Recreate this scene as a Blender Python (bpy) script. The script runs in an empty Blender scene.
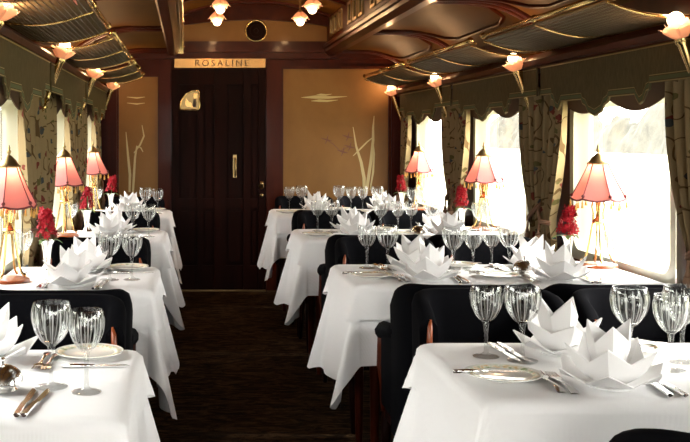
import bpy, math, random
from mathutils import Vector, Matrix
PI = math.pi
random.seed(7)
sc = bpy.context.scene
COL = sc.collection

# ------------------------------------------------------------------ camera
EYE = 1.345                      # eye height (m); focal length 1010 px, vanishing point at pixel (188,136)
cam_d = bpy.data.cameras.new('camera'); cam = bpy.data.objects.new('camera', cam_d)
COL.objects.link(cam); sc.camera = cam
cam.location = (0, 0, EYE); cam.rotation_euler = (PI/2, 0, 0)
cam_d.sensor_fit = 'HORIZONTAL'; cam_d.sensor_width = 36.0
cam_d.lens = 1010/690*36.0
cam_d.shift_x = (345-188)/690; cam_d.shift_y = -(221-136)/690
cam_d.clip_start = 0.02; cam_d.clip_end = 400

# ------------------------------------------------------------------ sky
w = bpy.data.worlds.new('sky'); sc.world = w; w.use_nodes = True
nt = w.node_tree; bg = nt.nodes['Background']
geo = nt.nodes.new('ShaderNodeNewGeometry'); sep = nt.nodes.new('ShaderNodeSeparateXYZ')
ramp = nt.nodes.new('ShaderNodeValToRGB')
nt.links.new(geo.outputs['Incoming'], sep.inputs[0])
mm = nt.nodes.new('ShaderNodeMath'); mm.operation = 'MULTIPLY'; mm.inputs[1].default_value = -1
nt.links.new(sep.outputs['Z'], mm.inputs[0]); nt.links.new(mm.outputs[0], ramp.inputs[0])
ramp.color_ramp.elements[0].color = (1.0, 0.97, 0.935, 1); ramp.color_ramp.elements[1].color = (0.97, 0.965, 0.97, 1)
nt.links.new(ramp.outputs[0], bg.inputs['Color'])
bg.inputs['Strength'].default_value = 7.5

# soft sun of a bright hazy day, standing on the wide tables' side
sun_d = bpy.data.lights.new('sun', 'SUN'); sun = bpy.data.objects.new('sun', sun_d); COL.objects.link(sun)
sun_d.energy = 9.0; sun_d.angle = math.radians(25); sun_d.color = (1.0, 0.96, 0.9)
sun.rotation_euler = Vector((-0.80, 0.18, -0.62)).to_track_quat('-Z', 'Y').to_euler()

sc.view_settings.view_transform = 'Standard'; sc.view_settings.look = 'None'
sc.view_settings.exposure = 0.80; sc.view_settings.gamma = 1.0; sc.view_settings.use_curve_mapping = False
sc.cycles.max_bounces = 10; sc.cycles.transmission_bounces = 8; sc.cycles.transparent_max_bounces = 40
sc.cycles.caustics_reflective = False; sc.cycles.caustics_refractive = False
sc.cycles.sample_clamp_indirect = 6.0

# ------------------------------------------------------------------ helpers
def sock(b, names, v):
    for n in names:
        if n in b.inputs: b.inputs[n].default_value = v; return
def mat(name, col, rough=0.5, metal=0.0, coat=0.0, spec=0.5, sheen=0.0, **kw):
    m = bpy.data.materials.new(name); m.use_nodes = True
    b = m.node_tree.nodes['Principled BSDF']
    b.inputs['Base Color'].default_value = (*col, 1); b.inputs['Roughness'].default_value = rough
    b.inputs['Metallic'].default_value = metal; b.inputs['Coat Weight'].default_value = coat
    b.inputs['Coat Roughness'].default_value = 0.08
    b.inputs['Specular IOR Level'].default_value = spec
    b.inputs['Sheen Weight'].default_value = sheen
    for k, v in kw.items(): b.inputs[k.replace('_', ' ')].default_value = v
    return m
def N(m, t, **kw):
    n = m.node_tree.nodes.new(t)
    for k, v in kw.items(): setattr(n, k, v)
    return n
def L(m, a, b): m.node_tree.links.new(a, b)
def coords(m, scale=(1, 1, 1)):
    t = N(m, 'ShaderNodeTexCoord'); mp = N(m, 'ShaderNodeMapping'); mp.inputs['Scale'].default_value = scale
    L(m, t.outputs['Object'], mp.inputs['Vector']); return mp.outputs['Vector']
def noise_colour(m, stops, scale=5, vec_scale=(1, 1, 1), detail=6, distort=0.0, bump=0.0, rough=0.6):
    b = m.node_tree.nodes['Principled BSDF']
    nz = N(m, 'ShaderNodeTexNoise'); nz.inputs['Scale'].default_value = scale; nz.inputs['Detail'].default_value = detail
    nz.inputs['Distortion'].default_value = distort; nz.inputs['Roughness'].default_value = rough
    L(m, coords(m, vec_scale), nz.inputs['Vector'])
    r = N(m, 'ShaderNodeValToRGB'); e = r.color_ramp.elements
    while len(e) < len(stops): e.new(0.5)
    for i, (p, c) in enumerate(stops): e[i].position = p; e[i].color = (*c, 1)
    L(m, nz.outputs['Fac'], r.inputs['Fac']); L(m, r.outputs['Color'], b.inputs['Base Color'])
    if bump:
        bp = N(m, 'ShaderNodeBump'); bp.inputs['Strength'].default_value = bump; bp.inputs['Distance'].default_value = 0.004
        L(m, nz.outputs['Fac'], bp.inputs['Height']); L(m, bp.outputs['Normal'], b.inputs['Normal'])
    return r

class MB:
    def __init__(s): s.v = []; s.f = []
    def add(s, vs, fs):
        o = len(s.v); s.v += [tuple(p) for p in vs]; s.f += [tuple(i+o for i in f) for f in fs]; return s
    def box(s, x0, x1, y0, y1, z0, z1, b=0.0):
        if b <= 0:
            vs = [(x, y, z) for z in (z0, z1) for y in (y0, y1) for x in (x0, x1)]
            return s.add(vs, [(0,2,3,1),(4,5,7,6),(0,1,5,4),(2,6,7,3),(0,4,6,2),(1,3,7,5)])
        # box with chamfered/rounded long silhouette: stacked rounded-rectangle rings
        rings = []
        for (dz, ins) in ((0, b), (b*0.3, b*0.3), (b, 0)):
            rings.append((z0+dz, ins))
        for (dz, ins) in ((b, 0), (b*0.3, b*0.3), (0, b)):
            rings.append((z1-dz, ins))
        loops = []
        for z, ins in rings: loops.append(rrect(x0+ins, x1-ins, y0+ins, y1-ins, b, z))
        return s.loft(loops, caps=True)
    def loft(s, loops, caps=False, closed=True):
        n = len(loops[0]); vs = [p for l in loops for p in l]; fs = []
        m = n if closed else n-1
        for k in range(len(loops)-1):
            for i in range(m):
                j = (i+1) % n
                fs.append((k*n+i, k*n+j, (k+1)*n+j, (k+1)*n+i))
        if caps: fs.append(tuple(range(n))[::-1]); fs.append(tuple((len(loops)-1)*n+i for i in range(n)))
        return s.add(vs, fs)
    def tube(s, pts, r, n=6, caps=True, up=None):
        pts = [Vector(p) for p in pts]; rs = r if isinstance(r, (list, tuple)) else [r]*len(pts)
        loops = []
        ref = Vector(up) if up else None
        prev = None
        for i, p in enumerate(pts):
            t = (pts[min(i+1, len(pts)-1)] - pts[max(i-1, 0)]).normalized()
            if prev is None:
                a = ref if ref else (Vector((0,0,1)) if abs(t.z) < 0.9 else Vector((1,0,0)))
            else: a = prev
            u = (a - t*a.dot(t)).normalized(); prev = u; q = t.cross(u)
            loops.append([tuple(p + (u*math.cos(2*PI*k/n) + q*math.sin(2*PI*k/n))*rs[i]) for k in range(n)])
        return s.loft(loops, caps)
    def lathe(s, prof, n=24, c=(0,0,0), mod=None, caps=False):
        loops = []
        for (r, z) in prof:
            l = []
            for k in range(n):
                a = 2*PI*k/n; rr = r*(mod(k, n, z) if mod else 1)
                l.append((c[0]+rr*math.cos(a), c[1]+rr*math.sin(a), c[2]+z))
            loops.append(l)
        return s.loft(loops, caps)
    def grid(s, nu, nv, fn):
        vs = [fn(i/(nu-1), j/(nv-1)) for j in range(nv) for i in range(nu)]
        return s.add(vs, [(j*nu+i, j*nu+i+1, (j+1)*nu+i+1, (j+1)*nu+i) for j in range(nv-1) for i in range(nu-1)])
    def prism(s, poly, fn, h):          # polygon (a,b) -> fn(a,b,d) for d in 0..h
        n = len(poly); vs = [fn(a, b, 0) for a, b in poly] + [fn(a, b, h) for a, b in poly]
        fs = [tuple(range(n))[::-1], tuple(range(n, 2*n))] + [(i, (i+1) % n, n+(i+1) % n, n+i) for i in range(n)]
        return s.add(vs, fs)
    def ball(s, c, r, n=8, m=6, sq=(1,1,1)):
        pr = [(r*math.sin(PI*k/m) if 0 < k < m else r*0.02, -r*math.cos(PI*k/m)) for k in range(m+1)]
        o = len(s.v); s.lathe(pr, n, (0,0,0), caps=True)
        for i in range(o, len(s.v)):
            p = s.v[i]; s.v[i] = (c[0]+p[0]*sq[0], c[1]+p[1]*sq[1], c[2]+p[2]*sq[2])
        return s
    def xf(s, M):
        s.v = [tuple(M @ Vector(p)) for p in s.v]; return s
    def mesh(s, name, m, smooth=False):
        me = bpy.data.meshes.new(name); me.from_pydata(s.v, [], s.f); me.update()
        if m: me.materials.append(m)
        if smooth is True: me.polygons.foreach_set('use_smooth', [True]*len(me.polygons))
        elif smooth:
            me.polygons.foreach_set('use_smooth', [True]*len(me.polygons))
            try: me.set_sharp_from_angle(angle=math.radians(smooth))
            except Exception: pass
        return me
    def build(s, name, m, parent=None, smooth=40, loc=None, rot=None, fix=True):
        me = s.mesh(name, m, smooth)
        if fix:
            import bmesh
            bm = bmesh.new(); bm.from_mesh(me); bmesh.ops.recalc_face_normals(bm, faces=bm.faces); bm.to_mesh(me); bm.free()
        return link(name, me, parent, loc, rot)
def link(name, me, parent=None, loc=None, rot=None):
    o = bpy.data.objects.new(name, me); COL.objects.link(o); o.parent = parent
    if loc: o.location = loc
    if rot: o.rotation_euler = rot
    return o
def rrect(x0, x1, y0, y1, r, z, seg=3):
    r = max(1e-4, min(r, (x1-x0)/2, (y1-y0)/2)); out = []
    for cx, cy, a0 in ((x1-r, y1-r, 0), (x0+r, y1-r, PI/2), (x0+r, y0+r, PI), (x1-r, y0+r, 1.5*PI)):
        for k in range(seg+1):
            a = a0 + PI/2*k/seg; out.append((cx+r*math.cos(a), cy+r*math.sin(a), z))
    return out
def empty(name, loc=(0,0,0), rz=0):
    o = bpy.data.objects.new(name, None); COL.objects.link(o); o.location = loc; o.rotation_euler = (0,0,rz)
    o.empty_display_size = 0.05; return o
def tag(o, label, cat=None, group=None):
    o['label'] = label
    if cat: o['category'] = cat
    if group: o['group'] = group
    return o
def struct(o, label=None):
    o['kind'] = 'structure'
    if label: o['label'] = label
    return o
KIDS = {}
def copy_tree(o, parent=None):
    c = o.copy(); COL.objects.link(c); c.parent = parent
    for ch in o.children: copy_tree(ch, c)
    return c
used = set()
def place(proto, loc, rz=0, label=None, group=None, cat=None, scale=None):
    bpy.context.view_layer.update() if False else None
    if proto.name not in used: used.add(proto.name); o = proto
    else: o = copy_tree(proto)
    o.location = loc; o.rotation_euler = (0, 0, rz)
    if scale: o.scale = (scale,)*3
    if label: o['label'] = label
    if group: o['group'] = group
    if cat: o['category'] = cat
    return o

# ------------------------------------------------------------------ materials
M = {}
m = M['wood'] = mat('mahogany', (0.1, 0.02, 0.008), 0.42, coat=0.04, spec=0.12)
noise_colour(m, [(0.3, (0.026, 0.0035, 0.001)), (0.7, (0.078, 0.0115, 0.003))], 6, (1, 1, 0.12), 8, 0.6)
m = M['woodh'] = mat('mahogany_moulding', (0.1, 0.02, 0.008), 0.34, coat=0.08, spec=0.12)
noise_colour(m, [(0.3, (0.03, 0.0045, 0.0013)), (0.7, (0.08, 0.014, 0.004))], 6, (1, 0.1, 1), 8, 0.6)
m = M['darkwood'] = mat('dark_door_wood', (0.03, 0.007, 0.003), 0.5, coat=0.0, spec=0.06)
noise_colour(m, [(0.3, (0.006, 0.0018, 0.0012)), (0.7, (0.02, 0.004, 0.002))], 6, (1, 1, 0.1), 8, 0.6)
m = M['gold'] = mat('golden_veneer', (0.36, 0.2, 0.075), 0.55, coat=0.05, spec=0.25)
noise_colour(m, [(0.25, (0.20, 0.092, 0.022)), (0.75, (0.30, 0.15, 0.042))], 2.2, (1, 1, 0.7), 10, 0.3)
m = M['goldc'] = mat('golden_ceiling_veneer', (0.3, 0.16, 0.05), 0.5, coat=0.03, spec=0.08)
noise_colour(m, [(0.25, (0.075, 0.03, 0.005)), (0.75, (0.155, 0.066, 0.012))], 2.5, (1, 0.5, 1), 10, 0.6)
M['inlay'] = mat('pale_inlay', (0.62, 0.50, 0.23), 0.5)
M['inlayd'] = mat('brown_inlay', (0.17, 0.06, 0.03), 0.5)
M['chairwood'] = mat('chair_show_wood', (0.26, 0.055, 0.013), 0.3, coat=0.4)
m = M['velvet'] = mat('navy_velvet', (0.0025, 0.0025, 0.0035), 0.95, spec=0.05)
M['brass'] = mat('brass', (0.72, 0.50, 0.20), 0.22, 1.0)
M['brassd'] = mat('aged_brass', (0.42, 0.29, 0.13), 0.38, 1.0)
M['silver'] = mat('silver', (0.86, 0.85, 0.83), 0.16, 1.0)
M['china'] = mat('white_china', (0.86, 0.85, 0.80), 0.15, coat=0.5)
m = M['band'] = mat('gilt_green_band', (0.6, 0.55, 0.35), 0.3)
noise_colour(m, [(0.35, (0.25, 0.33, 0.12)), (0.5, (0.8, 0.78, 0.68)), (0.65, (0.65, 0.42, 0.12))], 60, detail=2)
m = M['cloth'] = mat('white_damask', (0.91, 0.90, 0.905), 0.75, sheen=0.1)
b = m.node_tree.nodes['Principled BSDF']
wv = N(m, 'ShaderNodeTexWave', wave_type='BANDS', bands_direction='X'); wv.inputs['Scale'].default_value = 120
wv2 = N(m, 'ShaderNodeTexWave', wave_type='BANDS', bands_direction='Y'); wv2.inputs['Scale'].default_value = 120
cc = coords(m); L(m, cc, wv.inputs['Vector']); L(m, cc, wv2.inputs['Vector'])
ad = N(m, 'ShaderNodeMath', operation='ADD'); L(m, wv.outputs['Fac'], ad.inputs[0]); L(m, wv2.outputs['Fac'], ad.inputs[1])
nz = N(m, 'ShaderNodeTexNoise'); nz.inputs['Scale'].default_value = 9; L(m, cc, nz.inputs['Vector'])
ml = N(m, 'ShaderNodeMath', operation='MULTIPLY_ADD'); ml.inputs[1].default_value = 6.0
L(m, nz.outputs['Fac'], ml.inputs[0]); L(m, ad.outputs[0], ml.inputs[2])
bp = N(m, 'ShaderNodeBump'); bp.inputs['Strength'].default_value = 0.25; bp.inputs['Distance'].default_value = 0.003
L(m, ml.outputs[0], bp.inputs['Height']); L(m, bp.outputs['Normal'], b.inputs['Normal'])
M['napkin'] = mat('white_linen_napkin', (0.91, 0.90, 0.90), 0.7, sheen=0.1)
def thin_glass(name, tint, power=5.0, mult=0.7, add=0.03, rough=0.02):
    m = bpy.data.materials.new(name); m.use_nodes = True; nt = m.node_tree; nt.nodes.clear()
    out = nt.nodes.new('ShaderNodeOutputMaterial'); mx = nt.nodes.new('ShaderNodeMixShader')
    tr = nt.nodes.new('ShaderNodeBsdfTransparent'); tr.inputs[0].default_value = (*tint, 1)
    gl = nt.nodes.new('ShaderNodeBsdfGlossy'); gl.inputs['Roughness'].default_value = rough
    lw = nt.nodes.new('ShaderNodeLayerWeight'); lw.inputs['Blend'].default_value = 0.5
    pw = nt.nodes.new('ShaderNodeMath'); pw.operation = 'POWER'; pw.inputs[1].default_value = power
    fr = nt.nodes.new('ShaderNodeMath'); fr.operation = 'MULTIPLY_ADD'; fr.inputs[1].default_value = mult; fr.inputs[2].default_value = add
    nt.links.new(lw.outputs['Facing'], pw.inputs[0]); nt.links.new(pw.outputs[0], fr.inputs[0])
    nt.links.new(fr.outputs[0], mx.inputs[0]); nt.links.new(tr.outputs[0], mx.inputs[1]); nt.links.new(gl.outputs[0], mx.inputs[2])
    nt.links.new(mx.outputs[0], out.inputs[0]); return m
M['glass'] = thin_glass('crystal', (0.94, 0.945, 0.94), 3.0, 0.6, 0.06, 0.02)
def frosted(name):
    m = translucent(name, (0.95, 0.95, 0.95), (0.9, 0.9, 0.9), 0.5); nt = m.node_tree
    out = [n for n in nt.nodes if n.type == 'OUTPUT_MATERIAL'][0]; src = out.inputs[0].links[0].from_socket
    x = nt.nodes.new('ShaderNodeMixShader'); x.inputs[0].default_value = 0.5; tr = nt.nodes.new('ShaderNodeBsdfTransparent')
    nt.links.new(src, x.inputs[1]); nt.links.new(tr.outputs[0], x.inputs[2]); nt.links.new(x.outputs[0], out.inputs[0]); return m
M['pane'] = thin_glass('window_glass', (0.97, 0.98, 0.96))
M['smoked'] = mat('smoked_glass', (0.01, 0.008, 0.006), 0.08)
m = M['carpet'] = mat('patterned_carpet', (0.03, 0.018, 0.01), 0.95, spec=0.05, sheen=0.0)
noise_colour(m, [(0.36, (0.008, 0.0045, 0.003)), (0.5, (0.034, 0.019, 0.010)), (0.6, (0.095, 0.056, 0.028)), (0.72, (0.05, 0.018, 0.011))], 9, (0.8, 2.2, 1), 7, 1.2, 0.4, 0.75)
m = M['pelmet'] = mat('olive_pelmet_cloth', (0.17, 0.14, 0.075), 0.9, spec=0.06)
noise_colour(m, [(0.3, (0.082, 0.062, 0.030)), (0.7, (0.114, 0.088, 0.045))], 90, (1, 1, 0.3), 3)
M['trimgreen'] = mat('green_braid', (0.07, 0.085, 0.025), 0.8)
M['trimgold'] = mat('gold_braid', (0.28, 0.20, 0.06), 0.6)
m = M['valance'] = mat('brown_valance', (0.10, 0.05, 0.02), 0.85)
M['cream'] = mat('cream_window_paint', (0.62, 0.61, 0.48), 0.4)
# floral curtain: beige ground with red, blue and green motifs
m = M['curtain'] = mat('floral_curtain', (0.4, 0.34, 0.22), 0.9, spec=0.06)
b = m.node_tree.nodes['Principled BSDF']; base = None
prev = N(m, 'ShaderNodeRGB'); prev.outputs[0].default_value = (0.26, 0.19, 0.10, 1); cur = prev.outputs[0]
for (sc_, th, col, off) in ((9, 0.12, (0.15, 0.035, 0.025), 0), (11, 0.07, (0.055, 0.062, 0.065), 3.1), (12, 0.10, (0.10, 0.085, 0.03), 7.7)):
    vo = N(m, 'ShaderNodeTexVoronoi'); vo.inputs['Scale'].default_value = sc_
    mp = N(m, 'ShaderNodeMapping'); mp.inputs['Location'].default_value = (off, off, off); mp.inputs['Scale'].default_value = (0.6, 1, 1)
    nz = N(m, 'ShaderNodeTexNoise'); nz.inputs['Scale'].default_value = 26
    t = N(m, 'ShaderNodeTexCoord'); L(m, t.outputs['Object'], mp.inputs['Vector']); L(m, mp.outputs[0], vo.inputs['Vector']); L(m, mp.outputs[0], nz.inputs['Vector'])
    s1 = N(m, 'ShaderNodeMath', operation='MULTIPLY_ADD'); s1.inputs[1].default_value = 0.55; L(m, nz.outputs['Fac'], s1.inputs[0]); L(m, vo.outputs['Distance'], s1.inputs[2])
    s2 = N(m, 'ShaderNodeMath', operation='LESS_THAN'); s2.inputs[1].default_value = th + 0.36; L(m, s1.outputs[0], s2.inputs[0])
    mx = N(m, 'ShaderNodeMix', data_type='RGBA'); L(m, s2.outputs[0], mx.inputs[0]); L(m, cur, mx.inputs[6]); mx.inputs[7].default_value = (*col, 1); cur = mx.outputs[2]
vn = N(m, 'ShaderNodeTexNoise'); vn.inputs['Scale'].default_value = 7; vn.inputs['Detail'].default_value = 1.0; L(m, coords(m), vn.inputs['Vector'])
v1 = N(m, 'ShaderNodeMath', operation='SUBTRACT'); v1.inputs[1].default_value = 0.5; L(m, vn.outputs['Fac'], v1.inputs[0])
v2 = N(m, 'ShaderNodeMath', operation='ABSOLUTE'); L(m, v1.outputs[0], v2.inputs[0])
v3 = N(m, 'ShaderNodeMath', operation='LESS_THAN'); v3.inputs[1].default_value = 0.012; L(m, v2.outputs[0], v3.inputs[0])
mx = N(m, 'ShaderNodeMix', data_type='RGBA'); L(m, v3.outputs[0], mx.inputs[0]); L(m, cur, mx.inputs[6]); mx.inputs[7].default_value = (0.10, 0.06, 0.025, 1)
L(m, mx.outputs[2], b.inputs['Base Color'])
M['cord'] = mat('brown_cord', (0.22, 0.12, 0.07), 0.8)
M['tassel'] = mat('gold_tassel', (0.62, 0.36, 0.08), 0.6)
M['red'] = mat('crimson_petals', (0.30, 0.004, 0.012), 0.6, spec=0.2)
M['leaf'] = mat('green_leaf', (0.10, 0.19, 0.04), 0.5)
M['ribtrim'] = mat('dark_rose_braid', (0.16, 0.03, 0.035), 0.7)
def translucent(name, col, tcol, f=0.5):
    m = bpy.data.materials.new(name); m.use_nodes = True; nt = m.node_tree; nt.nodes.clear()
    out = nt.nodes.new('ShaderNodeOutputMaterial'); mx = nt.nodes.new('ShaderNodeMixShader'); mx.inputs[0].default_value = f
    d = nt.nodes.new('ShaderNodeBsdfDiffuse'); d.inputs[0].default_value = (*col, 1)
    t = nt.nodes.new('ShaderNodeBsdfTranslucent'); t.inputs[0].default_value = (*tcol, 1)
    nt.links.new(d.outputs[0], mx.inputs[1]); nt.links.new(t.outputs[0], mx.inputs[2]); nt.links.new(mx.outputs[0], out.inputs[0])
    return m
M['cutglass'] = frosted('frosted_cut_glass')
M['shade'] = translucent('pink_silk', (0.66, 0.25, 0.26), (0.80, 0.30, 0.27), 0.36)
M['rose'] = translucent('rose_glass', (0.85, 0.60, 0.48), (0.92, 0.66, 0.52), 0.55)
def emit(name, col, s):
    m = bpy.data.materials.new(name); m.use_nodes = True; nt = m.node_tree; nt.nodes.clear()
    out = nt.nodes.new('ShaderNodeOutputMaterial'); e = nt.nodes.new('ShaderNodeEmission')
    e.inputs[0].default_value = (*col, 1); e.inputs[1].default_value = s; nt.links.new(e.outputs[0], out.inputs[0]); return m
M['bulb'] = emit('lit_bulb', (1.0, 0.74, 0.42), 7.0)
M['sign'] = mat('polished_brass_plate', (0.50, 0.26, 0.09), 0.24, 1.0)
M['letter'] = mat('dark_engraving', (0.04, 0.018, 0.01), 0.5)
M['rugbase'] = mat('dark_net_backing', (0.02, 0.02, 0.018), 0.9)
M['netwire'] = mat('net_wire', (0.16, 0.13, 0.08), 0.5, 0.3)
M['field'] = mat('pale_field', (0.45, 0.44, 0.30), 0.95)
noise_colour(M['field'], [(0.3, (0.36, 0.36, 0.22)), (0.7, (0.55, 0.52, 0.38))], 0.15, (1, 1, 1), 8)
M['trees'] = mat('hazy_trees', (0.30, 0.29, 0.21), 0.95)
noise_colour(M['trees'], [(0.3, (0.05, 0.048, 0.038)), (0.7, (0.105, 0.098, 0.078))], 0.6, (1, 1, 1), 8)
M['walllow'] = M['wood']

# ------------------------------------------------------------------ the carriage shell
XL, XR, YB, YF = -0.79, 1.91, 8.83, -3.1
PER = 1.70
RW = [(2.25+PER*k, 3.30+PER*k) for k in range(-3, 4)]       # window openings on the wide-table side (Y ranges)
LW = [(a-0.25, b-0.25) for a, b in RW]
ZW0, ZW1 = 0.765, 1.53

fl = MB().box(XL-0.1, XR+0.1, YF, YB+0.1, -0.06, 0.0).build('floor', M['carpet'], smooth=False); struct(fl, 'dark brown patterned carpet of the aisle')
def side_wall(name, x0, x1, wins, label):
    mb = MB(); y = YF
    mb.box(x0, x1, YF, YB, 0.0, ZW0); mb.box(x0, x1, YF, YB, ZW1, 2.10)
    for a, b_ in wins:
        mb.box(x0, x1, y, a, ZW0, ZW1); y = b_
    mb.box(x0, x1, y, YB, ZW0, ZW1)
    return struct(mb.build(name, M['wood'], smooth=False), label)
wr = side_wall('wall_right', XR, XR+0.09, RW, 'mahogany side wall with big bright windows')
wl = side_wall('wall_left', XL-0.09, XL, LW, 'mahogany side wall behind the narrow tables')
rb = MB(); rb.box(XL-0.1, XR+0.1, YF-0.08, YF, 0, 0.7); rb.box(XL-0.1, XR+0.1, YF-0.08, YF, 1.95, 2.6)  # end wall behind the camera; its opening is added to light the cloth fronts
rb.box(XL-0.1, -0.55, YF-0.08, YF, 0.7, 1.95); rb.box(1.67, XR+0.1, YF-0.08, YF, 0.7, 1.95)
rear = struct(rb.build('wall_front', M['wood'], smooth=False), 'unseen end wall with a glazed opening added for fill daylight')
ld = bpy.data.lights.new('window_daylight', 'AREA'); ld.shape = 'RECTANGLE'; ld.size = 2.22; ld.size_y = 1.25  # sky portal for the added opening
lo = bpy.data.objects.new('window_daylight', ld); COL.objects.link(lo); lo.location = (0.56, YF-0.09, 1.325); lo.rotation_euler = (PI/2, 0, 0); ld.cycles.is_portal = True
MB().box(-0.55, 1.67, YF-0.05, YF-0.044, 0.7, 1.95).build('pane', M['pane'], rear, smooth=False)  # glazing of the added opening

# windows: cream frame with rounded corners, glass pane
wn = 0
for side, wins in ((1, RW), (-1, LW)):
    for a, b_ in wins:
        if b_ < -0.5 or a > 8.5: continue
        wn += 1
        x_in = XR if side > 0 else XL
        e = empty('window_%d' % wn, (x_in, (a+b_)/2, ZW0)); struct(e, 'carriage window with rounded cream frame')
        hw = (b_-a)/2; h = ZW1-ZW0
        mb = MB(); loops = []
        for dx, ins, r in ((-0.012, -0.02, 0.02), (-0.012, 0.028, 0.07), (0.03, 0.035, 0.07), (0.05, 0.05, 0.06), (0.075, 0.05, 0.06)):
            loops.append([(side*dx, p[0], p[1]) for p in rrect(-hw+ins, hw-ins, ins, h-ins, r, 0, 5)])
        mb.loft(loops); mb.build('window_frame', M['cream'], e, smooth=40)
        MB().box(min(side*0.06, side*0.066), max(side*0.06, side*0.066), -hw+0.045, hw-0.045, 0.045, h-0.045).build('pane', M['pane'], e, smooth=False)
        # daylight portal (guides sampling of the sky, gives no light of its own)
        ld = bpy.data.lights.new('window_daylight', 'AREA'); ld.shape = 'RECTANGLE'; ld.size = h; ld.size_y = b_-a
        lo = bpy.data.objects.new('window_daylight', ld); COL.objects.link(lo)
        lo.location = (x_in+side*0.095, (a+b_)/2, (ZW0+ZW1)/2); lo.rotation_euler = (0, PI/2*side, 0)
        ld.cycles.is_portal = True

# cornice along both walls, under the luggage racks (polished moulding)
def cornice(name, x_wall, s):
    prof = [(0, 1.685), (0.10, 1.69), (0.105, 1.705), (0.125, 1.71), (0.135, 1.735), (0.125, 1.75), (0.09, 1.755), (0.08, 1.775), (0, 1.775)]
    mb = MB(); loops = [[(x_wall-s*p, y, z) for p, z in prof] for y in (YF, YB)]
    mb.loft(loops, caps=True); return struct(mb.build(name, M['woodh'], smooth=40), 'polished mahogany cornice under the luggage racks')
cornice('trim_1', XR, 1); cornice('trim_2', XL, -1)
CX = (XL+XR)/2                                   # centre of the car
# ceiling: coved side panels, clerestory in the middle
CLH = 0.635                                      # clerestory half width
def cove(t):                                     # t 0 at the beam .. 1 at the wall -> (distance from centre, z)
    x = CLH+0.08 + (XR-CX-CLH-0.08)*t
    z = 2.085 - (0.16*max(0, (t-0.35)/0.65)**2.2)
    return x, z
ceil = empty('ceiling', (0, 0, 0)); struct(ceil, 'coved ceiling of golden veneer with mahogany ribs')
for s in (1, -1):
    off = 0 if s > 0 else -0.25
    ribs = [5.45+off+PER*k for k in range(-5, 3) if YF < 5.45+off+PER*k < YB-0.05]
    bounds = [YF]+ribs+[YB]
    for k in range(len(bounds)-1):
        y0, y1 = bounds[k], bounds[k+1]
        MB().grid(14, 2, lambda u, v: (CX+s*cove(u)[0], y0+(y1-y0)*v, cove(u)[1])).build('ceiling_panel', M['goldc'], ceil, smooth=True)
    for y in ribs+[YB-0.1]:
        for dy, wd, th in ((-0.045, 0.03, 0.022), (0.045, 0.03, 0.022), (0.0, 0.06, 0.010)):
            mb = MB(); loops = []
            for k in range(15):
                x, z = cove(k/14)
                loops.append([(CX+s*x, y+dy-wd/2, z+0.01), (CX+s*x, y+dy-wd/2, z-th*0.5), (CX+s*x, y+dy-wd/4, z-th), (CX+s*x, y+dy+wd/4, z-th), (CX+s*x, y+dy+wd/2, z-th*0.5), (CX+s*x, y+dy+wd/2, z+0.01)])
            mb.loft(loops, caps=True); mb.build('rib', M['woodh'], ceil, smooth=40)
    # panel corner mouldings near the rack (curved frame lines)
    for k in range(len(bounds)-1):
        y0, y1 = bounds[k]+0.1, bounds[k+1]-0.1
        if y1 < 2.5: continue
        pts = []
        for (t0, ya) in ((0.02, y0), (0.35, y0), (0.6, y0+0.02), (0.78, y0+0.12), (0.84, y0+0.3), (0.84, (y0+y1)/2), (0.84, y1-0.3), (0.78, y1-0.12), (0.6, y1-0.02), (0.35, y1), (0.02, y1)):
            x, z = cove(t0); pts.append((CX+s*x, ya, z-0.004))
        MB().tube(pts, 0.013, 6).build('panel_moulding', M['woodh'], ceil, smooth=True)
    # clerestory beam
    prof = [(0.0, 2.15), (-0.02, 2.13), (-0.02, 2.105), (-0.005, 2.10), (-0.005, 2.075), (0.03, 2.045), (0.085, 2.045), (0.10, 2.06), (0.10, 2.10), (0.06, 2.15)]
    mb = MB(); mb.loft([[(CX+s*(CLH+p), y, z) for p, z in prof] for y in (YF, YB)], caps=True)
    mb.build('clerestory_beam', M['woodh'], ceil, smooth=35)
    # clerestory side wall
    MB().box(*sorted((CX+s*(CLH+0.02), CX+s*(CLH+0.05))), YF, YB, 2.12, 2.42).build('clerestory_wall', M['wood'], ceil, smooth=False)
    # small clerestory lights, in threes, brass framed
    for g in range(-1, 5):
        for q in range(3):
            y = 8.50 - g*0.95 - q*0.24
            if y > 8.6 or y < 3.5: continue
            xs = CX+s*(CLH+0.02)
            mb = MB(); loops = []
            for dx, ins in ((0.0, -0.012), (0.012, -0.012), (0.012, 0.008), (0.002, 0.008)):
                loops.append([(xs-s*dx, y+p[0], 2.20+p[1]) for p in rrect(-0.07+ins, 0.07-ins, ins, 0.14-ins, 0.006, 0, 2)])
            mb.loft(loops); f = mb.build('clerestory_light', M['brassd'], ceil, smooth=False)
            MB().box(*sorted((xs-s*0.001, xs-s*0.004)), y-0.064, y+0.064, 2.206, 2.334).build('pane', M['smoked'], f, smooth=False)
# arched clerestory ceiling with ribs
def arch(u): 
    a = (u-0.5)*2; return CX+a*(CLH+0.03), 2.37+0.13*(1-a*a)
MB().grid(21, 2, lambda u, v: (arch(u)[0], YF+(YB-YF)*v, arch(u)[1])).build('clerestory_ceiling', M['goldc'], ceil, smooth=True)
for y in [8.62-0.80*k for k in range(9)]:
    mb = MB(); loops = []
    for k in range(17):
        x, z = arch(k/16); loops.append([(x, y-0.05, z+0.005), (x, y-0.035, z-0.02), (x, y+0.035, z-0.02), (x, y+0.05, z+0.005)])
    mb.loft(loops, caps=True); mb.build('rib', M['woodh'], ceil, smooth=40)
# roof above everything (keeps daylight out of the void above the panels)
MB().box(XL-0.1, XR+0.1, YF-0.08, YB+0.15, 2.56, 2.62).build('roof_board', M['darkwood'], ceil, smooth=False)
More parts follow.
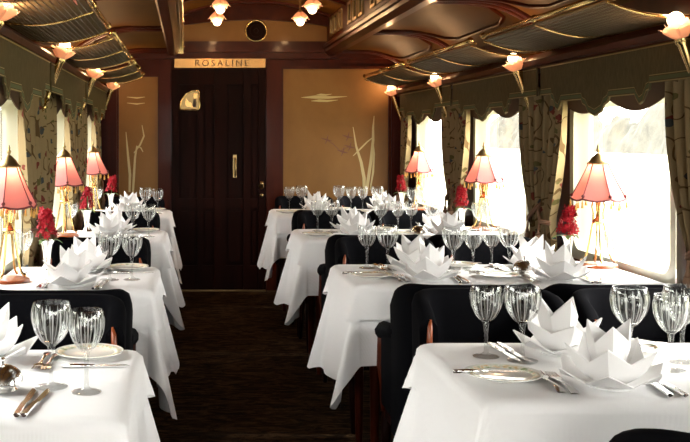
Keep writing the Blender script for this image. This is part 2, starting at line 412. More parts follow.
# brass rail along the clerestory beam of the narrow-table side, with its end plate
MB().tube([(CX-CLH+0.035, y, 2.10) for y in (3.0, 5.0, 7.0, 8.74)], 0.011, 8).build('brass_rail', M['brass'], ceil, smooth=True)
MB().tube([(CX-CLH+0.005, y, 2.125) for y in (3.0, 5.0, 7.0, 8.74)], 0.007, 8).build('brass_rail', M['brass'], ceil, smooth=True)
MB().prism([(0,0),(0.085,0),(0.085,0.10),(0.05,0.085),(0.0,0.035)], lambda a, b_, d: (CX-CLH-0.05+a, 8.70+d, 2.055+b_), 0.02).build('brass_bracket', M['brass'], ceil, smooth=False)

# ------------------------------------------------------------------ end wall with door
def bx(px): return (px-188)*YB/1010
def bz(py): return EYE-(py-136)*YB/1010
wb = empty('wall_back', (0, YB, 0)); struct(wb, 'end wall of mahogany with golden inlaid panels')
def wbox(name, x0, x1, z0, z1, d, mt, b_=0.0, parent=None, back=0.0):
    return MB().box(x0, x1, -d, back+0.0005, z0, z1).build(name, mt, parent or wb, smooth=False)
wbox('board', XL-0.1, XR+0.1, 0, 2.56, 0.0, M['wood'], back=0.08)
def framed(name, x0, x1, z0, z1):
    p = wbox(name, x0, x1, z0, z1, 0.004, M['gold'])
    for (a, b_, c, d) in ((x0-0.025, x0, z0-0.025, z1+0.025), (x1, x1+0.025, z0-0.025, z1+0.025), (x0, x1, z1, z1+0.025), (x0, x1, z0-0.025, z0)):
        MB().box(a, b_, -0.02, 0.001, c, d).build('panel_moulding', M['woodh'], wb, smooth=False)
    return p
pr_ = framed('golden_panel', bx(283), bx(388), 0.72, bz(69)); pr_['label'] = 'golden veneer panel inlaid with reeds and clouds'
pl_ = framed('golden_panel', bx(119), bx(158), 0.72, bz(77)); pl_['label'] = 'narrow golden panel inlaid with two bare stems'
# pilasters, header mouldings
for (a, b_) in ((266, 281), (159, 171)): wbox('pilaster', bx(a), bx(b_), 0, bz(60), 0.03, M['wood'])
for (a, b_) in ((103, 117), (391, 407)): wbox('pilaster', bx(a), bx(b_), 0, bz(66), 0.03, M['wood'])
wbox('header', XL, XR, bz(59), bz(53), 0.035, M['woodh'])
for (y0, y1, d) in ((53, 50, 0.06), (50, 46, 0.045), (46, 43, 0.03), (43, 41.5, 0.015)): wbox('header_moulding', bx(183), bx(328), bz(y0), bz(y1), d, M['woodh'])
wbox('golden_frieze', bx(183), bx(330), bz(41.5), bz(12), 0.004, M['gold'])
# arched header above the frieze
pts_t = []; pts_b = []
for k in range(17):
    a = (k/16-0.5)*2; x = CX+a*(CLH+0.02)
    pts_b.append((x, 2.30+0.055*(1-a*a))); pts_t.append((x, 2.53))
mb = MB(); vs = []; fs = []
for (d) in (-0.045, 0.0):
    vs += [(x, d, z) for x, z in pts_b] + [(x, d, z) for x, z in pts_t]
n = 17
for k in range(n-1):
    fs += [(k, k+1, n+k+1, n+k), (2*n+k, 3*n+k, 3*n+k+1, 2*n+k+1), (k, 2*n+k, 2*n+k+1, k+1)]
mb.add(vs, fs); mb.build('arched_header', M['woodh'], wb, smooth=False)
# inlays: tapering strips a millimetre proud of the panel
def inlay(parent, pts, ws, mt=None, name='inlay'):
    P = [Vector((bx(x), 0, bz(y))) for x, y in pts]; vs = []; fs = []
    for i, p in enumerate(P):
        t = (P[min(i+1, len(P)-1)]-P[max(i-1, 0)]).normalized(); nrm = Vector((-t.z, 0, t.x)); h = ws[i]/1010*YB/2
        vs += [tuple(p+nrm*h+Vector((0, -0.0065, 0))), tuple(p-nrm*h+Vector((0, -0.0065, 0)))]
    for i in range(len(P)-1): fs.append((2*i, 2*i+1, 2*i+3, 2*i+2))
    n = len(vs); vs += [(x, -0.003, z) for x, y, z in vs]
    for i in range(len(P)-1): fs += [(2*i, 2*i+2, n+2*i+2, n+2*i), (2*i+1, n+2*i+1, n+2*i+3, 2*i+3)]
    mb = MB(); mb.add(vs, fs); o = mb.build(name, mt or M['inlay'], parent, smooth=False, loc=None); return o
inlay(pr_, [(366,194),(368,180),(371,160),(373,140),(373,128),(374,116)], [3,3,3,2.6,2,0.6])
inlay(pr_, [(364,194),(364,178),(361,162),(356,146),(353,127)], [3,3.2,2.8,2,0.6])
inlay(pr_, [(370,190),(373,172),(374,154),(373,140)], [1,2,1.6,0.6])
inlay(pr_, [(353,156),(360,149),(367,142),(372,138)], [0.6,1.6,1.4,1])
for (x0, x1, y, wd) in ((301, 347, 97.5, 3.2), (311, 338, 101, 2.6), (316, 332, 95, 2)):
    inlay(pr_, [(x0,y),(x0+(x1-x0)*.3,y-.4),(x0+(x1-x0)*.6,y),(x1,y-1)], [0.3,wd,wd*.8,0.3], name='cloud_inlay')
for (cx_, cy_) in ((327,140),(348,137),(343,152),(350,147)):
    inlay(pr_, [(cx_-6,cy_-2),(cx_,cy_),(cx_+5,cy_+1)], [0.4,1.8,0.4], M['inlayd'], 'sprig_inlay')
    inlay(pr_, [(cx_-2,cy_+4),(cx_,cy_),(cx_+1,cy_-5)], [0.4,1.4,0.4], M['inlayd'], 'sprig_inlay')
inlay(pr_, [(325,139),(333,144),(340,151),(350,146)], [0.5,0.7,0.7,0.5], M['inlayd'], 'sprig_inlay')
inlay(pl_, [(129.5,192),(130,175),(128,155),(126,132)], [2,2.6,2.2,0.6])
inlay(pl_, [(133,192),(134,175),(135,158),(137,146),(141,148),(143,152)], [2,2.4,2,1.6,1.4,0.6])
inlay(pl_, [(134,153),(140,145),(144,136),(142,125)], [0.8,1.8,1.6,0.6])
for y in (97, 103): inlay(pl_, [(127,y),(137,y+1),(145,y)], [0.4,1.6,0.4], name='cloud_inlay')

# door (dark, panelled), brass name plate, round vent, threshold
DX0, DX1, DZ1 = bx(172), bx(265), bz(70)
door = empty('door_1', (0, YB-0.003, 0)); struct(door, 'dark panelled mahogany door at the carriage end')
MB().box(DX0, DX1, -0.025, 0, 0.0, DZ1).build('leaf', M['darkwood'], door, smooth=False)
for (a, b_) in ((172, 179), (197, 203), (214, 226), (243, 250), (258, 265)):
    MB().box(bx(a)+.002, bx(b_), -0.048, -0.02, 0.0, DZ1).build('stile', M['darkwood'], door, smooth=False)
for (a, b_) in ((179, 197), (203, 214), (226, 243), (250, 258)):
    for (z0, z1) in ((0.0, 0.22), (0.72, 0.80), (DZ1-0.13, DZ1)):
        MB().box(bx(a), bx(b_), -0.043, -0.02, z0, z1).build('rail', M['darkwood'], door, smooth=False)
    MB().box(bx(a)+.02, bx(b_)-.02, -0.036, -0.02, 0.25, 0.69).build('panel', M['darkwood'], door, smooth=False)
    MB().box(bx(a)+.02, bx(b_)-.02, -0.036, -0.02, 0.83, DZ1-0.16).build('panel', M['darkwood'], door, smooth=False)
hx = bx(234.5)
hz = (bz(176), bz(158))
hd = MB().box(hx-0.016, hx+0.016, -0.054, -0.046, hz[0]-0.01, hz[1]+0.03).build('handle', M['brassd'], door, smooth=False)
MB().tube([(hx+.004, -0.05, hz[0]), (hx+.004, -0.09, hz[0]+.02), (hx+.004, -0.10, (hz[0]+hz[1])/2), (hx+.004, -0.09, hz[1]-.02), (hx+.004, -0.05, hz[1])], 0.009, 8).build('grip', M['brassd'], hd, smooth=True)
kx = bx(261)
MB().tube([(kx, -0.046, bz(186)), (kx, -0.07, bz(186)), (kx, -0.075, bz(186)), (kx, -0.10, bz(184)), (kx, -0.105, bz(181))], [0.024, 0.024, 0.012, 0.013, 0.014], 10).build('knob', M['brassd'], door, smooth=True)
MB().tube([(kx, -0.046, bz(195)), (kx, -0.065, bz(195))], [0.02, 0.016], 10).build('lock', M['brassd'], door, smooth=True)
# brass-rimmed quarter-round door plaque
pq = [(0.0, 0.0), (0.165, 0.0), (0.178, 0.02), (0.178, 0.15), (0.168, 0.17), (0.11, 0.165), (0.055, 0.14), (0.02, 0.095), (0.004, 0.045)]
px0, pz0 = bx(180), bz(110)
pqo = MB().prism(pq, lambda a, b_, d: (px0+a*.95, -0.05-d, pz0+b_), 0.008).build('plaque', M['brassd'], door, smooth=False)
pts = [(px0+a*.95, -0.06, pz0+b_) for a, b_ in pq+pq[:1]]
MB().tube(pts, 0.007, 6).build('rim', M['brass'], pqo, smooth=True)
MB().prism([(0.05,0.03),(0.11,0.02),(0.10,0.06),(0.07,0.075),(0.055,0.10),(0.045,0.07)], lambda a, b_, d: (px0+a, -0.058-d, pz0+b_), 0.012).build('relief', M['sign'], pqo, smooth=False)
MB().prism([(0.118,0.10),(0.15,0.10),(0.152,0.14),(0.12,0.145)], lambda a, b_, d: (px0+a, -0.058-d, pz0+b_), 0.012).build('relief', M['sign'], pqo, smooth=False)
MB().prism([(0.112,0.025),(0.14,0.025),(0.138,0.095),(0.115,0.09)], lambda a, b_, d: (px0+a, -0.058-d, pz0+b_), 0.010).build('relief', M['letter'], pqo, smooth=False)
tag(link('threshold_strip', MB().box(DX0, DX1, -0.012, 0.012, 0, 0.014, 0.004).mesh('threshold_strip', M['brassd'], 30), None, (0, YB-0.085, 0)), 'brass threshold strip at the foot of the door', 'threshold')
npl = MB().box(bx(174.5), bx(265), -0.006, 0.0, bz(68), bz(59), ).build('name_plate', M['sign'], None, smooth=False, loc=(0, YB-0.0355, 0))
tag(npl, 'brass name plate with capital letters above the door', 'sign')
tc = bpy.data.curves.new('lettering', 'FONT'); tc.body = 'ROSALINE'; tc.size = 0.078; tc.extrude = 0.0012; tc.space_character = 1.42; tc.align_x = 'CENTER'; tc.align_y = 'CENTER'
to = bpy.data.objects.new('lettering_curve', tc); COL.objects.link(to)
bpy.context.view_layer.update()
me = bpy.data.meshes.new_from_object(to.evaluated_get(bpy.context.evaluated_depsgraph_get())); bpy.data.objects.remove(to); me.materials.clear(); me.materials.append(M['letter'])
lt = link('lettering', me, npl, ((bx(191)+bx(252))/2, -0.0065, (bz(68)+bz(59))/2-0.002), (PI/2, 0, 0)); lt['label'] = 'dark engraved capital lettering'
# round vent on the frieze
vt = empty('round_vent', (bx(256), YB-0.005, bz(31))); tag(vt, 'round dark grille in a pale ring on the frieze above the door', 'vent')
def ring_y(mb, prof, n=32):   # lathe about the Y axis
    mb.loft([[(r*math.cos(2*PI*k/n), -y, r*math.sin(2*PI*k/n)) for k in range(n)] for r, y in prof]); return mb
ring_y(MB(), [(0.098, 0.0), (0.098, 0.012), (0.092, 0.018), (0.084, 0.012), (0.082, 0.002)])  .build('rim', M['brass'], vt, smooth=True)
ring_y(MB(), [(0.083, 0.003), (0.06, 0.006), (0.058, 0.010), (0.052, 0.010), (0.05, 0.006), (0.02, 0.006), (0.018, 0.014), (0.001, 0.016)]).build('grille', M['darkwood'], vt, smooth=False)
# ------------------------------------------------------------------ outside
fld = MB().grid(30, 30, lambda u, v: (-60+120*u, -40+120*v, -1.3+0.03*max(0, abs(-60+120*u)-8)*1.3)).build('field', M['field'], smooth=True, fix=False); struct(fld, 'pale sunlit field beyond the windows')
bank = MB().grid(2, 2, lambda u, v: (-3.2-4*u, -12+110*v, -1.25+3.6*u)).build('added_bank', mat('dark_bank', (0.08, 0.075, 0.06), 0.95), smooth=False, fix=False); struct(bank, 'grassy bank close to the windows of the narrow tables')  # added bank: darkens these windows, kept low so sky light still enters
noise_colour(bpy.data.materials['dark_bank'], [(0.3, (0.035, 0.036, 0.03)), (0.7, (0.07, 0.07, 0.058))], 1.5)
mb = MB(); hr = random.Random(5); hh = [[hr.uniform(-1, 1) for _ in range(7)] for _ in range(260)]
mb.grid(260, 7, lambda u, v: (46+3*v+hh[round(u*259)][round(v*6)]*0.35, -10+170*u, -0.5+(4.4+1.3*math.sin(u*41)+0.9*math.sin(u*113+1)+hh[round(u*259)][6]*0.5)*math.sin(v*PI/2)))
tl = mb.build('hedgerow', M['trees'], smooth=True, fix=False); tl['kind'] = 'stuff'; tag(tl, 'hazy pale hedgerow far beyond the windows', 'hedge')

# ------------------------------------------------------------------ labels
ORD = {3: 'nearest the door', 2: 'second from door', 1: 'third from door', 0: 'fourth from door'}
def tname(side, i): return ('wide table ' if side > 0 else 'narrow table ')+ORD[i]
RFAR = [2.79+PER*i for i in range(4)]; LFAR = [2.70+PER*i for i in range(4)]
TX = {1: (0.65, 1.86), -1: (-0.75, -0.14)}; TD = {1: 0.61, -1: 0.66}
TZ = 0.775

# ------------------------------------------------------------------ tables and cloths
def cloth_mesh(x0, x1, y0, y1, zt, ov, ova, ovw, side, seed, k_c, off, gap=0.0, res=0.02, puff=0.0):
    # ov: overhang on the aisle/front/back sides; ovw: on the window side
    ua, ub = (x0-ova, x1+ovw) if side > 0 else (x0-ovw, x1+ova)
    nu = int((ub-ua)/res)+1; nv = int((y1-y0+2*ov)/res)+1
    rnd = random.Random(seed); ph = [rnd.uniform(0, 6.28) for _ in range(6)]
    rr = 0.010
    def fn(u, v):
        X = ua+(ub-ua)*u; Y = y0-ov+(y1-y0+2*ov)*v
        px = min(max(X, x0+rr), x1-rr); py = min(max(Y, y0+rr), y1-rr)
        dx, dy = X-px, Y-py; d = math.hypot(dx, dy)
        if d < 1e-6: return (X, Y, zt)
        ux, uy = dx/d, dy/d
        c = abs(2*ux*uy)
        if c > 1e-4:
            dm = min(ova/max(abs(ux), 1e-6), ov/max(abs(uy), 1e-6)); E_ = math.hypot(ova*ux, ov*uy)*(1+0.13*c)
            d *= min(1.0, E_/dm)
        # round the table edge first
        if d < rr*1.57: 
            a = d/rr; return (px+ux*rr*math.sin(a), py+uy*rr*math.sin(a), zt-rr*(1-math.cos(a)))
        h = d-rr*1.57
        sx = min(abs(px-x0), abs(px-x1)) if side == 0 else (abs(px-x0) if side > 0 else abs(px-x1))
        along = (px if abs(uy) > abs(ux) else py)
        dc = max(min(abs(py-y0), abs(py-y1)), 0) + sx if c < 1e-4 else 0
        near = math.exp(-(sx if abs(uy) > abs(ux) else min(abs(py-y0), abs(py-y1)))/0.10)
        o = 0.07*h + 0.08*h*near + k_c*h*(c**1.3)
        o += h*0.06*math.sin(along*17+ph[0]+(2 if abs(uy) > abs(ux) else 0))*(1-near)
        o += h*0.05*math.sin(6*math.atan2(uy, ux)+ph[1])*c
        o = max(o, 0.004) + off
        dz = math.sqrt(max(h*h-o*o*0.7, 0.3*h*h))
        return (px+ux*(rr+o), py+uy*(rr+o), zt-rr-dz-gap)
    mb = MB(); mb.grid(nu, nv, fn); return mb
for side in (1, -1):
    x0, x1 = TX[side]
    for i in range(4):
        yf = (RFAR if side > 0 else LFAR)[i]; yn = yf-TD[side]
        t = empty('dining_table', ((x0+x1)/2, (yn+yf)/2, 0)); tag(t, tname(side, i)+', hidden under white cloths', 'table', 'wide dining tables' if side > 0 else 'narrow dining tables')
        hx_, hy_ = (x1-x0)/2, (yf-yn)/2
        MB().box(-hx_+.004, hx_-.004, -hy_+.004, hy_-.004, 0.742, 0.768, 0.006).build('tabletop', M['wood'], t)
        MB().box(-hx_+.06, hx_-.02, -hy_+.08, hy_-.08, 0.69, 0.742).build('apron', M['wood'], t, smooth=False)
        for sx in (-1, 1):
            for sy in (-1, 1):
                xx = sx*(hx_-0.09); yy = sy*(hy_-0.12)
                MB().lathe([(0.014, 0), (0.016, 0.05), (0.022, 0.45), (0.028, 0.60), (0.03, 0.70)], 10, (xx, yy, 0), caps=True).build('leg', M['wood'], t)
        uc = cloth_mesh(x0, x1, yn, yf, 0.7715, 0.30, 0.45, 0.0, side, 10*i+side, 0.15, 0.0).build('undercloth', M['cloth'], None, smooth=True, fix=False)
        tag(uc, 'long white undercloth hanging from the '+tname(side, i), 'tablecloth', 'white undercloths')
        oc = cloth_mesh(x0-.003, x1+.003 if side < 0 else x1, yn-.003, yf+.003, TZ, 0.13, 0.12, 0.0, side, 10*i+side, 0.20, 0.012).build('top_cloth', M['cloth'], None, smooth=True, fix=False)
        tag(oc, 'short white top cloth on the '+tname(side, i), 'tablecloth', 'white top cloths')

# ------------------------------------------------------------------ armchairs (front towards -Y)
def make_chair():
    t = empty('armchair'); V, W_, D_ = M['velvet'], M['chairwood'], M['darkwood']
    # back shell: U in plan, from wing front round the back to the other wing front
    path = []
    hw, yb, r = 0.212, 0.215, 0.09
    path.append((-hw, 0.03)); path.append((-hw, 0.075)); path.append((-hw, yb-r))
    for k in range(1, 6): a = PI-PI/2*k/6; path.append((-hw+r+r*math.cos(a), yb-r+r*math.sin(a)))
    for k in range(0, 7): path.append((-hw+r+(2*hw-2*r)*k/6, yb))
    for k in range(1, 6): a = PI/2-PI/2*k/6; path.append((hw-r+r*math.cos(a), yb-r+r*math.sin(a)))
    path += [(hw, yb-r), (hw, 0.075), (hw, 0.03)]
    loops = []
    for i, (x, y) in enumerate(path):
        a = Vector(path[min(i+1, len(path)-1)])-Vector(path[max(i-1, 0)]); a.normalize(); nx, ny = -a.y, a.x   # outward normal
        if nx*x+ny*(y-0.05) < 0: nx, ny = -nx, -ny
        frac = max(0, min(1, (y-0.03)/(yb-0.03)))
        top = 0.778+0.07*min(1, frac*1.25)**0.6; th = 0.026
        prof = [(-th, 0.34), (-th, 0.60), (-th-.004, top-0.07), (-th, top-0.02), (-th*.5, top-0.004), (th*.3, top), (th*.9, top-0.008), (th*1.15, top-0.03), (th, 0.6), (th, 0.30)]
        loops.append([(x+nx*d, y+ny*d, z) for d, z in prof])
    MB().loft(loops, caps=True).build('backrest', V, t, smooth=50)
    for s in (-1, 1):
        MB().tube([(s*hw, 0.024, 0.60), (s*hw, 0.020, 0.66), (s*hw, 0.020, 0.72), (s*(hw-.002), 0.024, 0.755), (s*(hw-.006), 0.034, 0.777)], [0.008, 0.009, 0.009, 0.008, 0.004], 7).build('wing_trim', W_, t, smooth=True)
        # padded arm with scrolled front
        pts = [(s*(hw+.004), 0.06, 0.66), (s*(hw+.006), -0.02, 0.645), (s*(hw+.008), -0.12, 0.632), (s*(hw+.009), -0.18, 0.622), (s*(hw+.009), -0.215, 0.608), (s*(hw+.009), -0.225, 0.585)]
        MB().tube(pts, [0.024, 0.027, 0.029, 0.031, 0.030, 0.018], 10).build('armrest', V, t, smooth=True)
        MB().box(*sorted((s*(hw-.012), s*(hw+.02))), -0.19, 0.08, 0.34, 0.63, 0.008).build('side_panel', V, t)
        # curved wooden arm support
        pts = [(s*(hw+.012), -0.212, 0.60), (s*(hw+.014), -0.222, 0.55), (s*(hw+.02), -0.205, 0.48), (s*(hw+.01), -0.195, 0.42), (s*(hw+.004), -0.205, 0.35), (s*(hw), -0.21, 0.30)]
        MB().tube(pts, [0.016, 0.014, 0.013, 0.014, 0.016, 0.016], 8).build('arm_support', M['wood'], t, smooth=True)
        MB().tube([(s*0.205, -0.205, 0.31), (s*0.21, -0.212, 0.18), (s*0.205, -0.218, 0.0)], [0.024, 0.018, 0.012], 8).build('leg', D_, t, smooth=True)
        MB().tube([(s*0.20, 0.19, 0.31), (s*0.205, 0.20, 0.18), (s*0.21, 0.225, 0.0)], [0.024, 0.018, 0.012], 8).build('leg', D_, t, smooth=True)
        MB().box(*sorted((s*(hw+.004), s*(hw-.03))), -0.20, 0.19, 0.285, 0.33, 0.006).build('seat_rail', D_, t)
    MB().box(-hw, hw, -0.225, -0.195, 0.285, 0.335, 0.006).build('seat_rail', D_, t)
    MB().box(-hw+.01, hw-.01, -0.205, 0.195, 0.32, 0.39, 0.02).build('seat_base', V, t, smooth=50)
    MB().box(-hw+.022, hw-.022, -0.225, 0.185, 0.388, 0.475, 0.03).build('seat_cushion', V, t, smooth=50)
    return t
chair = make_chair()
def put_chair(side, i, x, y, facing_door, seat):
    lab = 'black armchair %sat %s, %s' % (seat+' ' if seat else '', tname(side, i), 'facing the door' if facing_door else 'its back to the door')
    place(chair, (x, y, 0), PI if facing_door else 0, lab, 'black velvet armchairs', 'armchair')
CXR = (0.955, 1.465)
for i in range(4):
    far = RFAR[i]; near = far-TD[1]
    for q, cx_ in enumerate(CXR):
        seat = ('by the aisle', 'by the window')[q]
        put_chair(1, i, cx_, far+0.295, False, seat)
        if i == 0 and q == 1: continue
        put_chair(1, i, cx_+(0.05 if i == 0 else 0), near-0.282, True, seat)
    far = LFAR[i]; near = far-TD[-1]
    put_chair(-1, i, -0.43, far+0.264, False, '')
    if i > 0: put_chair(-1, i, -0.43, near-0.264, True, '')

# ------------------------------------------------------------------ tableware prototypes
def make_goblet(name, h, rb, n=32):
    zb = h*0.47                        # bottom of the bowl
    def prof_out():
        p = [(0.0008, 0.0), (0.036*rb/.045, 0.0), (0.037*rb/.045, 0.0018), (0.03*rb/.045, 0.004), (0.012, 0.0065), (0.0058, 0.013), (0.0045, 0.03), (0.0048, zb*0.72), (0.0065, zb*0.90)]
        for k in range(0, 11):
            u = k/10; r = rb*(math.sin(min(1, (u*0.86+0.10))*PI*0.60)**0.95)*1.0
            prof = [0.20, 0.46, 0.64, 0.78, 0.885, 0.955, 0.99, 1.0, 0.985, 0.945, 0.885]
            p.append((rb*prof[k], zb+(h-zb)*([0.03, 0.12, 0.215, 0.315, 0.42, 0.53, 0.64, 0.74, 0.835, 0.92, 1.0][k])))
        return p
    out = prof_out(); inn = [(r-0.0018, z) for r, z in out[-10:]][::-1]
    inn[0] = (out[-1][0]-0.0014, h); inn.append((0.0008, zb+(h-zb)*0.10))
    def cut(k, n, z):
        if zb+(h-zb)*0.08 < z < zb+(h-zb)*0.88: return 1.0 - (0.035 if k % 2 else 0.0)
        if 0.03 < z < zb*0.9: return 1.0 - (0.12 if k % 4 < 2 else 0.0)
        return 1.0
    mb = MB(); loops = []
    for j, (r, z) in enumerate(out+inn):
        isout = j < len(out)
        loops.append([((r*(cut(k, n, z) if isout else 1))*math.cos(2*PI*k/n), (r*(cut(k, n, z) if isout else 1))*math.sin(2*PI*k/n), z) for k in range(n)])
    mb.loft(loops, caps=True); o = mb.build(name, M['glass'], None, smooth=14)
    # bright wheel-cut flutes on the bowl
    ct = MB(); bz_ = out[10:18]
    for k in range(16):
        a = 2*PI*(k+.5)/16; vs = []
        for j, (r, z) in enumerate(bz_):
            wd = 0.0022*(0.35+0.65*j/7)*(0.3 if j == 7 else 1); rr = r+0.0006; da = wd/rr
            vs += [(rr*math.cos(a-da), rr*math.sin(a-da), z), (rr*math.cos(a+da), rr*math.sin(a+da), z)]
        ct.add(vs, [(2*j, 2*j+1, 2*j+3, 2*j+2) for j in range(len(bz_)-1)])
    ct.build('cut_flutes', M['cutglass'], o, smooth=True, fix=False)
    return o
gob_l = make_goblet('wine_goblet', 0.192, 0.046); gob_s = make_goblet('wine_goblet', 0.183, 0.041)
ORDN = ['first', 'second', 'third', 'fourth', 'fifth', 'sixth', 'seventh', 'eighth']

def make_napkin(seed):
    rnd = random.Random(seed); mb = MB()
    # three nested rings of pleated petals: peaks and valleys alternate, creased from the foot
    for (n, Rp, zp, Rv, zv, r0, ph, bul) in ((6, 0.130, 0.050, 0.100, 0.020, 0.022, 0.1, 0.014), (5, 0.102, 0.096, 0.076, 0.060, 0.018, 0.5, 0.024), (3, 0.056, 0.142, 0.042, 0.104, 0.012, 0.2, 0.024)):
        cols = []
        for k in range(2*n):
            a = 2*PI*k/(2*n)+ph+rnd.uniform(-.07, .07)*(1 if k % 2 == 0 else .5); pk = k % 2 == 0
            R_ = (Rp if pk else Rv)*rnd.uniform(.93, 1.06); z_ = (zp if pk else zv)*rnd.uniform(.92, 1.07); col_ = []
            for t_ in (0, .2, .4, .6, .8, 1.0):
                b_ = math.sin(PI*t_)*bul*(1 if pk else 0.2)
                rr = r0+(R_-r0)*t_+b_*(z_/(R_+z_)); zz = 0.003+(z_-0.003)*t_-b_*(R_/(R_+z_))*0.8
                col_.append(Vector((rr*math.cos(a), rr*math.sin(a), max(0.001, zz))))
            cols.append(col_)
        vs = []; fs = []; m_ = 6; tot = 2*n*m_
        for col_ in cols: vs += [tuple(p) for p in col_]
        for col_ in cols: vs += [(p.x*.975, p.y*.975, p.z+0.0022) for p in col_]
        for k in range(2*n):
            k2 = (k+1) % (2*n)
            for q in range(m_-1):
                f = (k*m_+q, k2*m_+q, k2*m_+q+1, k*m_+q+1); fs.append(f); fs.append(tuple(tot+x for x in f[::-1]))
            fs.append((k*m_+m_-1, k2*m_+m_-1, tot+k2*m_+m_-1, tot+k*m_+m_-1))
        mb.add(vs, fs)
    mb.lathe([(0.05, 0.0), (0.052, 0.004), (0.03, 0.010), (0.004, 0.012)], 14, caps=True)
    return mb.build('folded_napkin', M['napkin'], None, smooth=22, fix=False)
naps = [make_napkin(s) for s in (1, 2, 3)]

def make_plate():
    o = MB().lathe([(0.0008, 0.0), (0.045, 0.0), (0.047, 0.003), (0.060, 0.005), (0.086, 0.0125), (0.089, 0.0138), (0.0885, 0.0155), (0.084, 0.0145), (0.060, 0.0085), (0.050, 0.006), (0.0008, 0.0055)], 40).build('side_plate', M['china'], None, smooth=50)
    MB().lathe([(0.0655, 0.0104), (0.0655, 0.0108), (0.081, 0.0143), (0.0815, 0.0139)], 40).build('painted_rim', M['band'], o, smooth=True)
    return o
plate = make_plate()
def make_fork():
    o = empty('fork')
    h = MB(); h.grid(3, 7, lambda u, v: ((u-.5)*[0.020, 0.018, 0.012, 0.008, 0.006, 0.007, 0.012][round(v*6)], -0.10+0.125*v, 0.004+0.004*math.sin(v*PI)+(0.0015 if u == .5 else 0)))
    h.grid(3, 7, lambda u, v: ((u-.5)*[0.020, 0.018, 0.012, 0.008, 0.006, 0.007, 0.012][round(v*6)], -0.10+0.125*v, 0.002+0.004*math.sin(v*PI)))
    h.build('handle', M['silver'], o, smooth=True)
    tn = MB()
    tn.prism([(-0.006, 0.024), (0.006, 0.024), (0.0125, 0.04), (0.0125, 0.052), (-0.0125, 0.052), (-0.0125, 0.04)], lambda a, b_, d: (a, b_, 0.003+d), 0.002)
    for k in range(4):
        x = -0.0102+0.0068*k; tn.tube([(x, 0.050, 0.004), (x, 0.075, 0.003), (x, 0.098, 0.006)], [0.0019, 0.0018, 0.0008], 5)
    tn.build('tines', M['silver'], o, smooth=40); return o
def make_knife():
    o = empty('table_knife')
    MB().loft([rrect(-0.0075+i_, 0.0075-i_, -0.11, -0.012, 0.003, z) for z, i_ in ((0.0005, 0.002), (0.003, 0), (0.006, 0), (0.0085, 0.002))], caps=True).build('handle', M['silver'], o, smooth=40)
    MB().prism([(-0.006, -0.012), (0.006, -0.012), (0.0085, 0.04), (0.008, 0.085), (0.002, 0.104), (-0.005, 0.108), (-0.006, 0.06)], lambda a, b_, d: (a, b_, 0.003+d), 0.0018).build('blade', M['silver'], o, smooth=False)
    return o
def make_butter_knife():
    o = empty('butter_knife')
    MB().tube([(-0.085, 0, 0.004), (-0.05, 0, 0.0045), (-0.005, 0, 0.004)], [0.0045, 0.0055, 0.0035], 7).build('handle', M['silver'], o, smooth=True)
    MB().prism([(-0.006, -0.004), (-0.006, 0.004), (0.03, 0.007), (0.07, 0.006), (0.082, -0.003), (0.03, -0.006)], lambda a, b_, d: (a, b_, 0.0032+d), 0.0016).build('blade', M['silver'], o, smooth=False); return o
fork, knife, bknife = make_fork(), make_knife(), make_butter_knife()

def setting(side, i, q, facing_door, cut_lery=True, nap=True):
    """one place: napkin before the chair, forks and side plate to the diner's left, knives to the right"""
    far = (RFAR if side > 0 else LFAR)[i]; near = far-TD[side]
    cx_ = CXR[q] if side > 0 else -0.45
    y = near+(0.115 if side > 0 else 0.10) if facing_door else far-0.145
    s = 1 if facing_door else -1                  # +1: right hand towards +X
    seat = ('aisle place ' if q == 0 else 'window place ') if side > 0 else ''
    who = 'facing the door' if facing_door else 'facing from the door'
    tail = '%s%s, %s' % (seat, who, tname(side, i))
    rnd = random.Random(i*17+q*5+side+(3 if facing_door else 0))
    dxp = {1: 0.215, -1: 0.185}[side]
    if nap:
        k = (i+q+(1 if facing_door else 0)) % 3
        place(naps[k], (cx_+(0.005 if facing_door else (-0.055 if side < 0 and i == 0 else 0.02)), y, TZ+0.001), rnd.uniform(-.25, .25)+(0.15 if facing_door else 0.6), 'white lotus-folded napkin, '+tail, 'lotus-folded napkins', 'napkin')
    px_ = cx_-s*dxp
    py_ = y+s*0.02*0
    if side < 0: px_ = -0.255 if not facing_door else cx_-0.19; py_ = far-0.088 if not facing_door else y+.03
    if side < 0 and facing_door: px_ = None
    if px_ is not None:
        yp = py_ if side < 0 else (near+0.19 if facing_door else far-0.10)
        place(plate, (px_, yp, TZ+0.001), rnd.uniform(0, 3), 'white painted-rim plate, '+tail, 'side plates', 'plate')
        if cut_lery and side > 0:
            place(bknife, (px_-0.035 if facing_door else px_+.02, yp-0.012, TZ+0.0165), rnd.uniform(-.12, .12), 'silver butter knife on plate, '+tail, 'butter knives', 'knife')
    if not cut_lery: return
    rz = 0 if facing_door else PI
    yy = y+s*0.015
    for k in (0, 1):
        place(fork, (cx_-s*(0.098+0.026*k)*(1 if side > 0 else 0.85), yy+s*(0.005+0.012*k), TZ+0.0015), rz+rnd.uniform(-.04, .04)-0.04, ('inner', 'outer')[k]+' silver fork, '+tail, 'forks', 'fork')
        place(knife, (cx_+s*(0.105+0.024*k), yy-s*0.005, TZ+0.0015), rz+rnd.uniform(-.05, .05)-0.06*s, ('inner', 'outer')[k]+' silver knife, '+tail, 'table knives', 'knife')
for i in range(4):
    for q in (0, 1):
        for fd in (True, False):
            if i == 0 and q == 1: continue
            setting(1, i, q, fd, cut_lery=i < 2)
    setting(-1, i, 0, False, cut_lery=i < 2)
    setting(-1, i, 0, True, cut_lery=i < 2, nap=i > 0)
